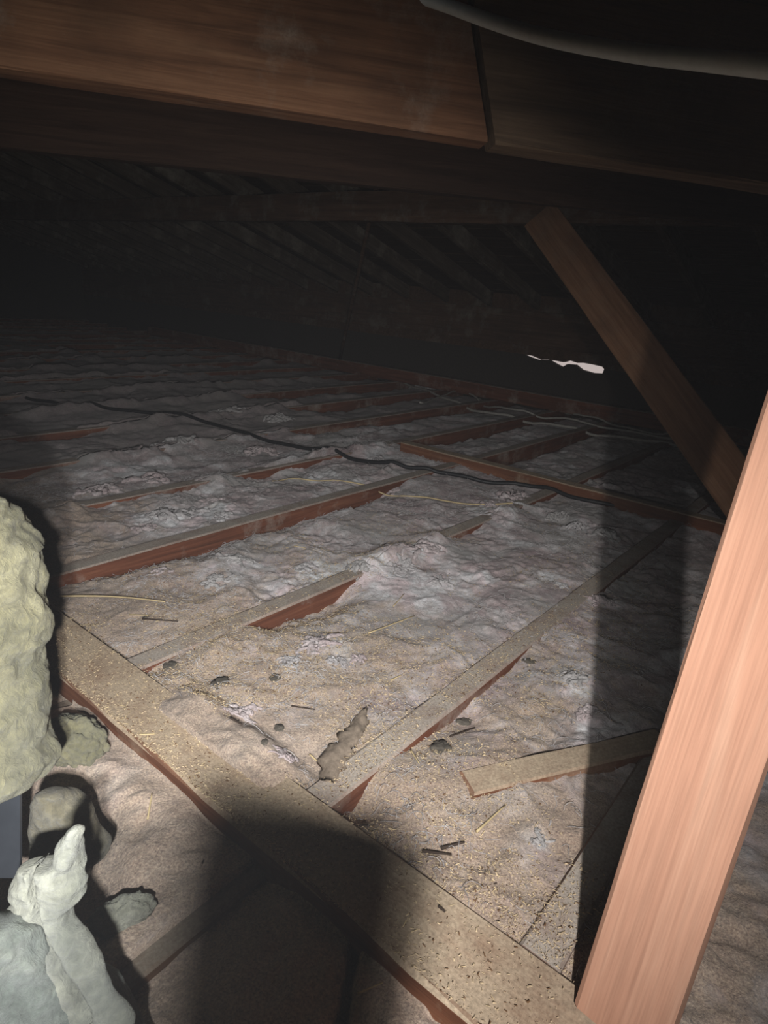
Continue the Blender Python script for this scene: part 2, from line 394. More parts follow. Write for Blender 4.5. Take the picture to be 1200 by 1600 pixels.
# places where the wool is torn open and shows clean (photo pixels, size)
CLEAN = [(270, 805, 90, 0), (330, 795, 60, 0), (345, 895, 70, 0), (480, 880, 60, 0), (580, 890, 70, 0), (690, 905, 40, 0), (520, 1020, 55, 0), (460, 1030, 30, 0), (800, 770, 50, 0), (905, 825, 50, 0), (945, 935, 40, 0), (905, 1070, 50, 0), (930, 1130, 40, 0), (590, 712, 50, 0), (360, 640, 50, 0), (840, 1300, 40, 0), (660, 860, 60, 0), (380, 1110, 40, 0), (180, 1190, 60, 0), (160, 1230, 50, 0)]
ord_ = ['', 'first', 'second', 'third', 'fourth', 'fifth', 'sixth', 'seventh', 'eighth', 'ninth', 'tenth', 'eleventh', 'twelfth', 'thirteenth', 'fourteenth', 'fifteenth', 'sixteenth', 'seventeenth', 'eighteenth']
def batt(x0, x1, k, mat, label, sp):
    y0, y1 = JY[k], JY[k + 1]
    xs = [x0]
    while xs[-1] < x1: xs.append(xs[-1] + sp * max(1., xs[-1] / 1.2))
    xs[-1] = x1
    ny = int((y1 - y0) / (sp * max(1., y0 / 2.))) + 2
    ys = np.linspace(y0, y1, ny); xs = np.array(xs)
    X, Y = np.meshgrid(xs, ys, indexing='ij'); Z = hf(X, np.clip(Y, y0 + 1e-4, y1 - 1e-4))
    # keep the flat underside on the ceiling lining
    V = np.stack([X, Y, Z], -1).reshape(-1, 3)
    i, j = np.meshgrid(np.arange(len(xs) - 1), np.arange(ny - 1), indexing='ij')
    a = (i * ny + j).ravel(); Fc = np.stack([a, a + ny, a + ny + 1, a + 1], 1)
    nv = len(V)
    V = np.vstack([V, [(x0, y0, -.19), (x1, y0, -.19), (x1, y1, -.19), (x0, y1, -.19)]])
    nx = len(xs)
    Fs = [tuple(f) for f in Fc]
    Fs += [(nv, nv + 3, nv + 2, nv + 1)]
    Fs += [tuple([nv, nv + 1] + [q * ny for q in range(nx - 1, -1, -1)]), tuple([nv + 2, nv + 3] + [q * ny + ny - 1 for q in range(nx)])]
    Fs += [tuple([nv + 3, nv] + list(range(0, ny))), tuple([nv + 1, nv + 2] + list(range((nx - 1) * ny + ny - 1, (nx - 1) * ny - 1, -1)))]
    o = obj('insulation_batt', V, Fs, mat, None, True)
    cl = np.zeros(len(V))
    for (u, v, wp, hp) in CLEAN:
        q = pz(u, v); D = float((RM.T @ (q - CP))[2])
        sx_, sy_ = wp * D / F * .8, wp * D / F * .8
        cl = np.maximum(cl, np.exp(-(((V[:, 0] - q[0]) / sx_) ** 2 + ((V[:, 1] - q[1]) / sy_) ** 2)))
    cl = np.maximum(cl, .62 * sst(-.05, .45, fbm(V[:, 0] * 5, V[:, 1] * 5, 0, 58, 3)) * sst(.7, 1.1, V[:, 0]))
    at = o.data.attributes.new('clean', 'FLOAT', 'POINT'); at.data.foreach_set('value', cl.astype(np.float32))
    tag(o, label, 'insulation', 'glass wool batts between the joists')
    return o
for k in range(len(JY) - 1):
    if k >= 1:
        n = k - 1
        lab = {1: 'dark pink wool in the joist bay behind the near leaning post',
               2: 'littered pink wool in the joist bay to the right of the nearest full joist',
               3: 'tan-littered pink wool in the bay left of the nearest full joist',
               4: 'grey-dusted pink wool in front of the joist with the long red face',
               5: 'whitish fluffy wool in the bay just behind the long red-faced joist'}.get(k, 'dusty wool filling the %s joist bay beyond the long red-faced joist' % ord_[max(1, k - 4)])
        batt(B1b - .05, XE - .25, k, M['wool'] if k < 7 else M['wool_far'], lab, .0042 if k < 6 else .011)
    if 1 <= k <= 6:
        lab = {1: 'dark wool under the near leaning post on the camera side',
               2: 'brown shaded wool at the bottom edge with a dark seam',
               3: 'pink wool beside the torn cream batt, camera side of the binder',
               4: 'pink wool behind the yellow batt at the left edge'}.get(k, 'wool on the camera side of the binder, bay %s hidden behind the yellow batt' % ord_[k - 4])
        batt(-.35, B1a + .02, k, M['wool'], lab, .004)

# joists
for i, y in enumerate(JY):
    lab = {0: 'joist hidden to the right of the near leaning post', 1: 'shaded joist to the right of the near leaning post',
           2: 'dark shaded joist running up beside the near leaning post',
           3: 'dusty grey-topped joist running from the near binder to upper right',
           4: 'half-buried joist meeting the near binder at a small dark clod',
           5: 'long joist with an exposed red-brown side',
           6: 'mostly buried joist just behind the long red-faced joist'}.get(i, 'dark joist, %s beyond the long red-faced joist' % ord_[max(1, i - 5)])
    o = timber('ceiling_joist', (B1b, y, 0), (XE - .1, y, 0), JW, .14, M['joist'], anchor=(0, -1), seed=i)
    tag(o, lab, 'joist', 'ceiling joists beyond the near binder')
    if 1 <= i <= 7:
        lab = {1: 'joist end below the near leaning post, camera side of the binder', 2: 'joist under the bottom right corner, camera side of the binder',
               3: 'dark shaded joist stub running down from the near binder at bottom left', 4: 'joist stub beside the yellow batt, camera side of the binder'}.get(i, 'joist stub behind the yellow batt, %s one' % ord_[i - 4])
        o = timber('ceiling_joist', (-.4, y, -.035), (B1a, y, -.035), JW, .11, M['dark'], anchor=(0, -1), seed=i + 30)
        tag(o, lab, 'joist', 'ceiling joists on the camera side')
# binders
o = timber('binder', (.5025, -1.1, .006), (.5025, 3.3, .006), B1b - B1a, .14, M['binder'], anchor=(0, -1), seed=50, rough=.003, ch=.006)
tag(o, 'wide dusty binder crossing the lower left, strewn with tan litter', 'timber')
P0, P1 = pz(632, 690, .03), pz(1130, 815, .03)
o = timber('binder', (P0[0], P0[1], .03), (P0[0], P1[1] - .2, .03), .06, .10, M['binder'], anchor=(0, -1), seed=51, rough=.003)
tag(o, 'thin pale-edged timber laid across the joists in mid distance', 'timber')
o = timber('binder', (4.42, -.6, .10), (4.42, 7.0, .10), .07, .10, M['joist'], anchor=(0, -1), seed=52)
tag(o, 'far reddish timber lying across the joist ends below the eaves', 'timber')

# short flat offcut lying on the wool to the right
a, b = pz(722, 1222, .0), pz(1035, 1160, .0)
o = timber('timber_offcut', (a[0], a[1], .0), (b[0], b[1], .014), .05, .03, M['binder'], anchor=(0, -1), seed=53, rough=.004, cut0=.02)
tag(o, 'short dusty offcut lying on the wool beside the near leaning post', 'timber')

# ------------------------------------------------------------------ roof
PIT = .285
def zr(x): return .67 + PIT * (XE - x)             # underside of the rafters
XR = -.9                                             # ridge
un = Vector((PIT, 0, 1)).normalized()
roof = empty('ceiling'); roof['kind'] = 'structure'
wB = .145
L = math.hypot(XE + .35 - XR, PIT * (XE + .35 - XR)); nb = int(L / wB) + 1
for i in range(nb):
    x = XE + .35 - (i + .5) * wB * math.cos(math.atan(PIT))
    z = zr(x) + .115
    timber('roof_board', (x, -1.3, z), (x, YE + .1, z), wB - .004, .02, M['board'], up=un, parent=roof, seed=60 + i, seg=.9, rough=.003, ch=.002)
# the slope behind the camera
for i in range(10):
    x = XR - (i + .5) * .2
    z = zr(XR) + .115 - (XR - x) * PIT
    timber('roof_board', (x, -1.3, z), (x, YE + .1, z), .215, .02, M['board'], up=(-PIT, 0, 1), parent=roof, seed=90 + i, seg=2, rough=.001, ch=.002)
i = 0; y = .64 - .42 * 4
while y < YE - .1:
    if y > -1.2:
        o = timber('rafter', (XE + .2, y, zr(XE + .2)), (XR, y, zr(XR)), .045, .10, M['rafter'], up=un, anchor=(0, 1), seed=100 + i)
        m = int(round((y - .64) / .42))
        lab = {0: 'dark rafter, first to the right of the brown prop', 1: 'dark rafter just right of the brown prop', 2: 'weathered rafter behind the brown prop',
               3: 'dark rafter next left of the brown prop', 4: 'pale-streaked rafter left of the brown prop', 5: 'dark rafter between two pale-streaked rafters',
               6: 'rafter just right of the thin hanging rod', 7: 'pale dusty rafter crossing behind the thin hanging rod', 8: 'dark rafter, next to the left of the pale dusty one'}.get(m)
        if not lab: lab = 'rafter in the dark at far left, %s beyond the pale dusty one' % ord_[m - 7] if m > 0 else 'rafter hidden at the right, %s from the brown prop' % ord_[1 - m]
        tag(o, lab, 'rafter', 'rafters')
    y += .42; i += 1
# walls closing the roof space
def wall(name, v, f, m=None):
    o = obj(name, v, f, m or M['plaster']); o['kind'] = 'structure'; return o
wall('wall_left', [(-3, YE, -.3), (XE + .4, YE, -.3), (XE + .4, YE, 3), (-3, YE, 3)], [(0, 1, 2, 3)])
wall('wall_right', [(-3, -1.25, -.3), (XE + .4, -1.25, -.3), (XE + .4, -1.25, 3), (-3, -1.25, 3)], [(0, 3, 2, 1)])
wall('wall_back', [(-1.5, -1.25, -.3), (-1.5, YE, -.3), (-1.5, YE, 3), (-1.5, -1.25, 3)], [(0, 1, 2, 3)])
# far wall: masonry top with a ragged hole under the eaves board
def zgap(px_, py_): return px(px_, py_, XE)
topc = [(815, 553), (832, 556), (846, 562), (857, 562), (870, 564), (880, 566), (890, 563), (902, 567), (912, 567), (928, 570), (941, 573), (944, 577)]
botc = [(815, 553), (826, 558), (838, 562), (846, 562.6), (857, 562.6), (868, 569), (878, 574), (886, 569), (898, 570), (908, 578), (925, 583), (941, 584), (944, 577)]
def wall_sheet(name, edge, zfar, yl, yr, mat):
    E = [px(u, v, XE) for u, v in edge]
    pts = [(XE, yl, E[0][2])] + [(XE, p[1], p[2]) for p in E] + [(XE, yr, E[-1][2])]
    V = []; n = len(pts)
    for p in pts: V += [p, (XE, p[1], zfar), (XE + .05, p[1], p[2]), (XE + .05, p[1], zfar)]
    Fc = []
    for i in range(n - 1):
        a, b = i * 4, i * 4 + 4
        Fc += [(a, b, b + 1, a + 1), (a + 2, a + 3, b + 3, b + 2), (a, a + 2, b + 2, b)]
    return wall(name, V, Fc, mat)
wall_sheet('wall_far', botc, -.3, YE, -1.25, M['plaster'])
eb = wall_sheet('trim_1', topc, zr(XE) + .14, YE, -1.25, M['dark'])
# the board whose face closes the eaves above the hole
o = timber('eaves_board', (XE - .03, -1.2, .40), (XE - .03, YE - .05, .40), .03, .26, M['dark'], anchor=(0, 1), seed=140)
tag(o, 'long dark eaves board under the rafter feet above the daylight hole', 'timber')

# purlin on its prop
XP = 2.92
zb = px(850, 350, XP)[2]
o = timber('purlin', (XP, -1.2, zb), (XP, YE - .1, zb), .075, .15, M['dark'], anchor=(0, 1), seed=150, rough=.004)
tag(o, 'dark purlin carrying the rafters, resting on the brown prop', 'timber')
Pt = px(850, 345, XP - .06); Pb = pz(1228, 872, .0)
Pb = Pb + np.array([.0, 0, 0])
view = Vector(CP) - Vector((Pt + Pb) / 2)
o = timber('roof_prop', Pb, Pt + (Pt - Pb) * .02, .155, .04, M['prop'], up=view, seed=151, ch=.003)
tag(o, 'brown diagonal prop leaning from the floor up to the dark purlin', 'prop')

# the big beam overhead, two lengths butted with an open slanting joint
def bpt(x, y, D): return pd(x, y, D)
A = bpt(-260, 62, .90); J = bpt(722, 214, 1.0); Bq = bpt(1330, 310, 1.08)
upb = (0, 0, 1)
dirn = (Vector(J) - Vector(A)).normalized()
o = timber('overhead_beam', A, Vector(J), .07, .24, M['beam'], up=upb, anchor=(1, 1), seed=160, rough=.004, cut1=-.085)
tag(o, 'orange-brown overhead beam at upper left with pale scuffs', 'timber')
o = timber('overhead_beam', Vector(J) + dirn * .012, Bq, .07, .24, M['beam_grey'], up=upb, anchor=(1, 1), seed=161, rough=.004, cut0=-.085)
tag(o, 'grey-brown overhead beam at upper right, butted against the orange-brown one', 'timber')
a, b = pd(-300, 200, 1.65), pd(1500, 385, 2.05)
o = timber('overhead_beam', a, b, .06, .2, M['deep_brown'], up=upb, anchor=(1, 1), seed=162, rough=.004)
tag(o, 'dark brown beam behind and below the orange-brown overhead beam', 'timber')

# near post standing on the binder
cb = pd(968, 1600, .665); ct = pd(1102, 1200, .612)
dv = (ct - cb)
base = cb + dv * (0.006 - cb[2]) / dv[2]
top = cb + dv * (1.22 - cb[2]) / dv[2]
right = Vector(RM @ np.array([1, 0, 0])); vw = Vector(CP - (cb + ct) / 2)
o = timber('leaning_post', base, top, .088, .045, M['strut'], up=vw - right * vw.length * .18, seed=170, rough=.0015, ch=.004)
tag(o, 'bright pinkish wooden post leaning close to the camera on the right', 'post')

# ------------------------------------------------------------------ cables, rod, conduit
def onfloor(pts, lift, per=8):
    Q = catmull([pz(x, y, 0) for x, y in pts], per)
    return [(q[0], q[1], gr1(q[0], q[1]) + lift) for q in Q]
def smooth_path(P, it=2):
    P = [np.array(p) for p in P]
    for _ in range(it): P = [P[0]] + [(P[i - 1] + 2 * P[i] + P[i + 1]) / 4 for i in range(1, len(P) - 1)] + [P[-1]]
    return P
o = tube('power_cable', smooth_path(onfloor([(40, 618), (110, 630), (180, 641), (300, 655), (400, 682), (500, 703), (585, 722), (640, 732), (690, 738), (740, 746), (830, 758), (930, 782), (1045, 800)], .010)), .0085, M['black'])
tag(o, 'black cable snaking across the dusty wool', 'cable')
o = tube('power_cable', smooth_path(onfloor([(505, 566), (560, 575), (620, 592), (690, 618), (760, 640), (860, 660), (960, 678), (1062, 695)], .02)), .009, M['greyc'])
tag(o, 'dull grey cable running below the eaves, lower of the pair', 'cable')
o = tube('power_cable', smooth_path(onfloor([(655, 640), (690, 622), (716, 612), (735, 618), (790, 640), (880, 655), (1062, 692)], .045)), .007, M['greyc'])
tag(o, 'grey cable looped up where it crosses a far joist', 'cable')
o = tube('power_cable', smooth_path(onfloor([(800, 618), (870, 640), (940, 660), (1050, 688)], .05)), .006, M['greyc'])
tag(o, 'thin grey cable nearest the daylight hole', 'cable')
o = tube('thin_wire', smooth_path(onfloor([(440, 742), (520, 749), (620, 764), (700, 775), (800, 791)], .006)), .0028, M['straw'])
tag(o, 'long thin pale stalk lying below the black cable', 'wire')
rb, rt = px(532, 548, 4.42), px(588, 295, 2.99)
rb[2] = .10
o = tube('hanging_rod', [rb + (rt - rb) * t for t in np.linspace(0, 1, 8)], .014, M['dark'])
tag(o, 'thin dark rod rising from the far timber to the roof', 'rod')
o = tube('conduit', catmull([pd(600, -22, .97), pd(690, 6, .93), pd(775, 36, .86), pd(860, 60, .77), pd(985, 82, .66), pd(1100, 94, .58), pd(1230, 107, .51)], 10), .009, M['white'], 12)
tag(o, 'white plastic conduit sagging across the upper right corner', 'conduit')

# ------------------------------------------------------------------ yellow batts at the left edge
def loft(name, rows, D, thick, mat, seed, amp=.012, nu=72, per=7, parent=None, crease=None):
    """rows: (y, left x, right x) in photo pixels; the clump stands at distance D and is thick deep"""
    R_ = catmull([np.array([r[0], r[1], r[2], r[3] if len(r) > 3 else 1.]) for r in rows], per)
    V = []
    for (y, xl, xr, tk) in R_:
        for j in range(nu):
            a = 2 * math.pi * j / nu
            ca, sa = math.cos(a), math.sin(a)
            cx, hw = (xl + xr) / 2, max(1.0, (xr - xl) / 2)
            r = abs(ca) ** .8 * (1 if ca > 0 else -1)
            dep = thick * tk * .5 * sa
            if crease and sa < 0:
                dep += crease[2] * math.exp(-((cx + hw * r - np.interp(y, crease[0], crease[1])) / 4.) ** 2)
            V.append(pd(cx + hw * r, y, D + thick * tk * .5) + RM @ np.array([0, 0, dep]))
    V = np.array(V); n = len(R_)
    cen = V.reshape(n, nu, 3).mean(1).repeat(nu, 0)
    nr = V - cen; nr /= np.maximum(1e-6, np.linalg.norm(nr, axis=1))[:, None]
    q = V + .03 * np.stack([fbm3(V + seed, 1, 9, 3), fbm3(V + seed, 2, 9, 3), fbm3(V + seed, 3, 9, 3)], 1)
    fold = 1 - 2 * np.abs(fbm(q[:, 0] * 12 + seed, q[:, 1] * 12, q[:, 2] * 20, 5, 4))
    V = V + nr * (amp * fold + amp * .5 * fbm3(q, 6, 40, 3) - amp * .3)[:, None]
    Fc = []
    for i in range(n - 1):
        for j in range(nu):
            a = i * nu + j; b = i * nu + (j + 1) % nu
            Fc.append((a, b, b + nu, a + nu))
    Fc.append(tuple(range(nu))); Fc.append(tuple(range(n * nu - 1, (n - 1) * nu - 1, -1)))
    o = obj(name, V, Fc, mat, parent, True)
    bm = bmesh.new(); bm.from_mesh(o.data); bmesh.ops.recalc_face_normals(bm, faces=bm.faces); bm.to_mesh(o.data); bm.free()
    return o
rows = [(758, -230, -70, .3), (772, -260, -32, .6), (790, -270, -2, .8), (815, -275, 18), (850, -275, 36), (900, -275, 47), (960, -275, 54), (1000, -275, 54), (1020, -275, 42), (1036, -275, 44), (1080, -275, 49), (1150, -275, 54), (1195, -270, 68), (1218, -260, 60), (1235, -240, 28, .9), (1246, -200, 0, .7)]
o = loft('yellow_batt', rows, .62, .20, M['yellow'], 3.3, .011, 110, 11)
tag(o, 'tall folded yellow batt standing at the left edge', 'insulation')
tb = empty('torn_batt', tuple(pd(60, 1600, .6))); tag(tb, 'torn cream batt with an upright tongue at bottom left', 'insulation')
bpy.context.view_layer.update()
def under(o, parent):
    o.parent = parent; o.matrix_parent_inverse = parent.matrix_world.inverted(); return o
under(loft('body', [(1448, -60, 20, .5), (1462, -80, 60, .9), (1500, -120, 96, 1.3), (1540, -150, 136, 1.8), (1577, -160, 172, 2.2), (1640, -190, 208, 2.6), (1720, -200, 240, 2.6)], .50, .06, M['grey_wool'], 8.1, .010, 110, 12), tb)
under(loft('tongue', [(1293, 113, 122, .3), (1300, 106, 128, .7), (1314, 101, 130, .9), (1332, 97, 125), (1345, 91, 123), (1350, 62, 124), (1355, 38, 124), (1366, 34, 125), (1380, 26, 127), (1394, 21, 126), (1410, 26, 115), (1426, 12, 109), (1440, -5, 112), (1465, -30, 130), (1507, -60, 156), (1560, -40, 188), (1600, 20, 205, .8), (1640, 60, 215, .5)], .53, .030, M['cream'], 4.4, .007, 120, 12, crease=([1350, 1400, 1440, 1500, 1560], [66, 67, 74, 100, 140], .016)), tb)
rows = [(1238, 66, 100, .5), (1248, 60, 118), (1265, 58, 137), (1290, 56, 152), (1315, 56, 168), (1335, 56, 160), (1352, 56, 140), (1375, 50, 130)]
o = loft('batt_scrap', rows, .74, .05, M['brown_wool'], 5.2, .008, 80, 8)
tag(o, 'brownish yellow wool scrap behind the upright cream tongue', 'insulation')
q = pz(112, 1160, .0); o = blob('batt_scrap', (q[0], q[1], hf1(q[0], q[1]) + .02), (.035, .05, .04), M['yellow'], 3, 5, .4, .22)
tag(o, 'greenish wool scrap beside the yellow batt under the binder', 'insulation')
q = pz(192, 1450, -.03); o = blob('batt_scrap', (q[0], q[1], hf1(q[0], q[1]) + .012), (.014, .03, .02), M['cream'], 4, 4, 1.2)
tag(o, 'small pale wool scrap right of the torn cream batt', 'insulation')
# dark metal sheet between the batts
a, b, c, d = pd(-90, 1215, .70), pd(31, 1215, .70), pd(31, 1372, .68), pd(-90, 1372, .68)
nv = RM @ np.array([0, 0, .004])
V = [a, b, c, d, a + nv, b + nv, c + nv, d + nv]
o = obj('metal_sheet', V, [(0, 1, 2, 3), (7, 6, 5, 4), (0, 4, 5, 1), (1, 5, 6, 2), (2, 6, 7, 3), (3, 7, 4, 0)], M['metal'])
tag(o, 'dull grey metal sheet upright between the two batts at left edge', 'sheet')

# ------------------------------------------------------------------ loose tufts
TU = [  # x, y, width px, height px, material, label
    (255, 805, 60, 22, 'tuft', 'white tuft at the left end of the fluffy patch behind the long red joist'),
    (300, 798, 50, 20, 'tuft', 'bright white tuft in the middle of the fluffy patch behind the red joist'),
    (222, 818, 40, 14, 'tuft_pink', 'pink tuft lying left of the white fluffy patch'),
    (345, 805, 34, 14, 'tuft', 'small white tuft close behind the long red joist'),
    (330, 775, 30, 14, 'tuft_pink', 'pinkish tuft behind the white fluffy patch'),
    (375, 868, 46, 18, 'tuft_grey', 'grey tuft against the near side of the red-faced joist'),
    (330, 905, 44, 22, 'tuft_grey', 'grey-white tuft left of centre in front of the red-faced joist'),
    (255, 890, 30, 12, 'tuft_pink', 'small pink tuft in front of the left end of the red-faced joist'),
    (480, 880, 40, 14, 'tuft', 'whitish tuft in front of the middle of the red joist'),
    (560, 890, 50, 18, 'tuft_grey', 'grey tuft where the half-buried joist disappears'),
    (625, 885, 44, 20, 'tuft', 'white tuft just right of the buried stretch of joist'),
    (690, 905, 40, 18, 'tuft', 'bright white tuft at the centre of the photo, right of the buried joist'),
    (660, 860, 60, 18, 'tuft_pink', 'pink tuft in the middle bay behind the bright white one'),
    (500, 1010, 60, 26, 'tuft_pink', 'large pink tuft beside the end of the half-buried joist face'),
    (525, 1035, 36, 30, 'tuft', 'pale streaky tuft spilling down beside the large pink tuft'),
    (458, 1035, 40, 12, 'tuft', 'small white tuft below the exposed joist face'),
    (560, 1025, 30, 24, 'tuft_pink', 'pink tuft right of the pale streaky tuft'),
    (800, 772, 56, 36, 'tuft_pink', 'upright pink tuft by the end of the black cable'),
    (765, 785, 36, 20, 'tuft_pink', 'small pink tuft left of the upright one by the cable'),
    (905, 820, 36, 40, 'tuft', 'rounded pale tuft in the bay behind the dusty joist'),
    (945, 835, 50, 36, 'tuft_grey', 'grey tuft right of the rounded pale tuft'),
    (870, 800, 36, 18, 'tuft_grey', 'grey tuft left of and behind the rounded pale tuft'),
    (880, 912, 24, 12, 'tuft', 'tiny white tuft on the bay side of the dusty joist'),
    (940, 940, 44, 40, 'tuft_pink', 'pink-grey tuft right of the dusty joist at the shadow edge'),
    (905, 1060, 50, 20, 'tuft_grey', 'grey-white wisp beyond the dusty joist near the post shadow'),
    (920, 1110, 40, 20, 'tuft_pink', 'pinkish wisp near the post shadow above the offcut'),
    (840, 1305, 34, 20, 'tuft_grey', 'bluish grey tuft by the edge of the post shadow'),
    (590, 715, 40, 16, 'tuft', 'white tuft behind the black cable'),
    (610, 755, 34, 12, 'tuft_pink', 'pink tuft just below the black cable'),
    (350, 640, 50, 26, 'tuft_grey', 'grey tuft on the far side of the black cable, left'),
    (270, 690, 60, 20, 'tuft_grey', 'dim grey tuft in front of the black cable at left'),
    (430, 650, 40, 20, 'tuft_grey', 'dim tuft behind the black cable, near its middle'),
    (660, 600, 40, 20, 'tuft_grey', 'dim grey tuft beside the far cable pair'),
    (160, 760, 60, 18, 'tuft_pink', 'dusky pink tuft at left above the yellow batt'),
    (240, 740, 60, 18, 'tuft_pink', 'pink mound of wool left of the white fluffy patch'),
    (400, 700, 60, 20, 'tuft_pink', 'broad pink tuft below the black cable'),
    (375, 1110, 50, 16, 'tuft_pink', 'flat pink tuft among the litter near the binder'),
    (450, 1185, 40, 22, 'tuft_pink', 'pink tuft in the litter beside the grey bark'),
]
def wisp(name, loc, w_, h_, mat, seed):
    """tuft of torn wool: curled tapering strands over a soft core, sitting on the wool"""
    r = np.random.default_rng(seed); V = []; Fc = []; strands = []
    main = r.random() * 6.283
    for _ in range(26):
        a = main + r.normal(0, .8); L = w_ * r.uniform(.5, 1.5); k1, k2 = r.normal(0, 2.2), r.normal(0, 1.5)
        rr = math.sqrt(r.random()) * .75; an = r.random() * 6.283
        p = np.array([rr * math.cos(an) * w_, rr * math.sin(an) * w_ * .7, 0.]); N = 8; rad = w_ * r.uniform(.06, .17); pts = []
        for i_ in range(N):
            t = i_ / (N - 1); d = a + k1 * t + k2 * math.sin(5 * t)
            p = p + np.array([math.cos(d), math.sin(d), 0]) * L / N
            q_ = math.hypot(p[0] / (1.3 * w_), p[1] / w_)
            pts.append((p[0], p[1], h_ * .8 * max(0, 1 - q_ * q_) * (.6 + .4 * math.sin(seed + 3 * t + an)) + rad * .2, rad * (.25 + .75 * math.sin(math.pi * min(1, t * .9 + .1)) ** .6)))
        strands.append(pts)
    flat = np.array([(loc[0] + p_[0], loc[1] + p_[1]) for pts in strands for p_ in pts])
    gz = iter(hf(flat[:, 0], flat[:, 1]) - loc[2])
    for pts in strands:
        N = len(pts); pts = [(p_[0], p_[1], p_[2] + float(next(gz)), p_[3]) for p_ in pts]
        b0 = len(V)
        for i_, (x_, y_, z_, r_) in enumerate(pts):
            d = np.array(pts[min(i_ + 1, N - 1)][:3]) - np.array(pts[max(i_ - 1, 0)][:3]); d /= np.linalg.norm(d) + 1e-9
            s_ = np.cross(d, [0, 0, 1]); s_ /= np.linalg.norm(s_) + 1e-9; u_ = np.cross(s_, d)
            for j in range(7):
                f_ = j * 2 * math.pi / 7; rj = r_ * (1 + .5 * r.normal(0, .35))
                V.append(np.array([x_, y_, z_]) + (s_ * math.cos(f_) + u_ * math.sin(f_) * .8) * rj)
        for i_ in range(N - 1):
            for j in range(7):
                A_ = b0 + i_ * 7 + j; B_ = b0 + i_ * 7 + (j + 1) % 7; Fc.append((A_, B_, B_ + 7, A_ + 7))
        Fc.append(tuple(b0 + j for j in range(6, -1, -1))); Fc.append(tuple(b0 + (N - 1) * 7 + j for j in range(7)))
    o = obj(name, V, Fc, mat, None, True); o.location = loc
    return o
for i, (x, y, wp, hp, mt, lab) in enumerate(TU):
    q = pz(x, y, 0)
    if True:
        D = float((RM.T @ (q - CP))[2]); sw = wp * D / F * .5; sh = hp * D / F * .5
        g = gr1(q[0], q[1])
        o = wisp('wool_tuft', (q[0], q[1], g), sw, min(max(sh * .6, .006), .03), M[mt], 11 + i)
        tag(o, lab, 'insulation', 'loose wool tufts')

# ------------------------------------------------------------------ litter
def stalk(a, b, rad, mat, name, lab, cat, group=None, lift=.004, bend=.0):
    p, q = pz(*a), pz(*b); pts = []
    for t in np.linspace(0, 1, 7):
        r = p + (q - p) * t; r[2] = 0; pts.append(r)
    zs = [gr1(r[0], r[1]) for r in pts]
    z0, z1 = max(zs[0], zs[1]), max(zs[-1], zs[-2])
    top = max(zs[i] - (z0 + (z1 - z0) * i / 6) for i in range(7))
    per = np.array([-(q - p)[1], (q - p)[0], 0])
    for i, r in enumerate(pts):
        t = i / 6; r[2] = z0 + (z1 - z0) * t + max(0, top) * .8 + lift; r += per * bend * math.sin(t * math.pi)
    o = tube(name, pts, [rad * .75 * (1 - .4 * t) for t in np.linspace(0, 1, 7)], mat, 6)
    tag(o, lab, cat, group); return o
stalk((88, 930), (258, 946), .0032, M['straw'], 'straw_stalk', 'long pale straw lying beside the yellow batt', 'straw', lift=.01, bend=.05)
stalk((202, 958), (232, 961), .002, M['straw'], 'straw_stalk', 'short straw under the long pale straw', 'straw')
stalk((575, 990), (648, 960), .0022, M['straw'], 'straw_stalk', 'brownish straw in the middle bay right of the pink tufts', 'straw')
stalk((290, 1148), (344, 1143), .002, M['straw'], 'straw_stalk', 'bright straw lying across the near binder', 'straw')
stalk((218, 1156), (242, 1155), .0018, M['straw'], 'straw_stalk', 'short pale straw on the left half of the near binder', 'straw')
stalk((338, 1148), (365, 1160), .0016, M['straw'], 'straw_stalk', 'thin straw at the right tip of the bright one on the binder', 'straw')
stalk((230, 1266), (237, 1232), .002, M['straw'], 'straw_stalk', 'upright bright straw on the pink wool left of the binder', 'straw')
stalk((745, 1298), (790, 1256), .0025, M['straw'], 'straw_stalk', 'flat straw near the offcut right of the dusty joist', 'straw')
stalk((484, 1172), (508, 1190), .0022, M['straw'], 'straw_stalk', 'pale chip beside the grey bark', 'straw')
stalk((642, 1166), (655, 1195), .0018, M['straw'], 'straw_stalk', 'pale straw hanging off the end of the dusty joist', 'straw')
stalk((615, 945), (632, 925), .0018, M['straw'], 'straw_stalk', 'thin upright straw near the centre', 'straw')
stalk((611, 1058), (628, 1050), .0022, M['straw'], 'straw_stalk', 'pale chip left of the dusty joist', 'straw')
stalk((460, 849), (478, 852), .002, M['straw'], 'straw_stalk', 'small pale chip in front of the red joist', 'straw')
stalk((425, 745), (442, 741), .004, M['straw'], 'straw_stalk', 'yellow chip left of the long thin stalk', 'straw')
stalk((560, 1538), (600, 1522), .0018, M['straw'], 'straw_stalk', 'dim straw at the bottom edge in the shadow', 'straw')
stalk((660, 1328), (706, 1331), .003, M['twig'], 'twig', 'dark twig on the litter below the dusty joist', 'twig')
stalk((690, 1322), (726, 1314), .0035, M['twig'], 'twig', 'blurred dark twig right of the other twig', 'twig')
stalk((455, 1106), (492, 1109), .0018, M['twig'], 'twig', 'thin dark twig among the litter in the middle bay', 'twig')
stalk((562, 1302), (575, 1288), .0025, M['twig'], 'twig', 'dark sliver on the binder by the joist end', 'twig')
stalk((684, 1425), (694, 1434), .0028, M['twig'], 'twig', 'dark crumb on the bright strip of the binder', 'twig')
stalk((436, 1210), (446, 1216), .0026, M['twig'], 'twig', 'dark crumb at the upper edge of the binder', 'twig')
stalk((360, 1140), (378, 1152), .0024, M['twig'], 'twig', 'dark sliver at the upper edge of the binder near the straws', 'twig')
stalk((222, 968), (278, 972), .0022, M['twig'], 'twig', 'dark twig below the long pale straw', 'twig')
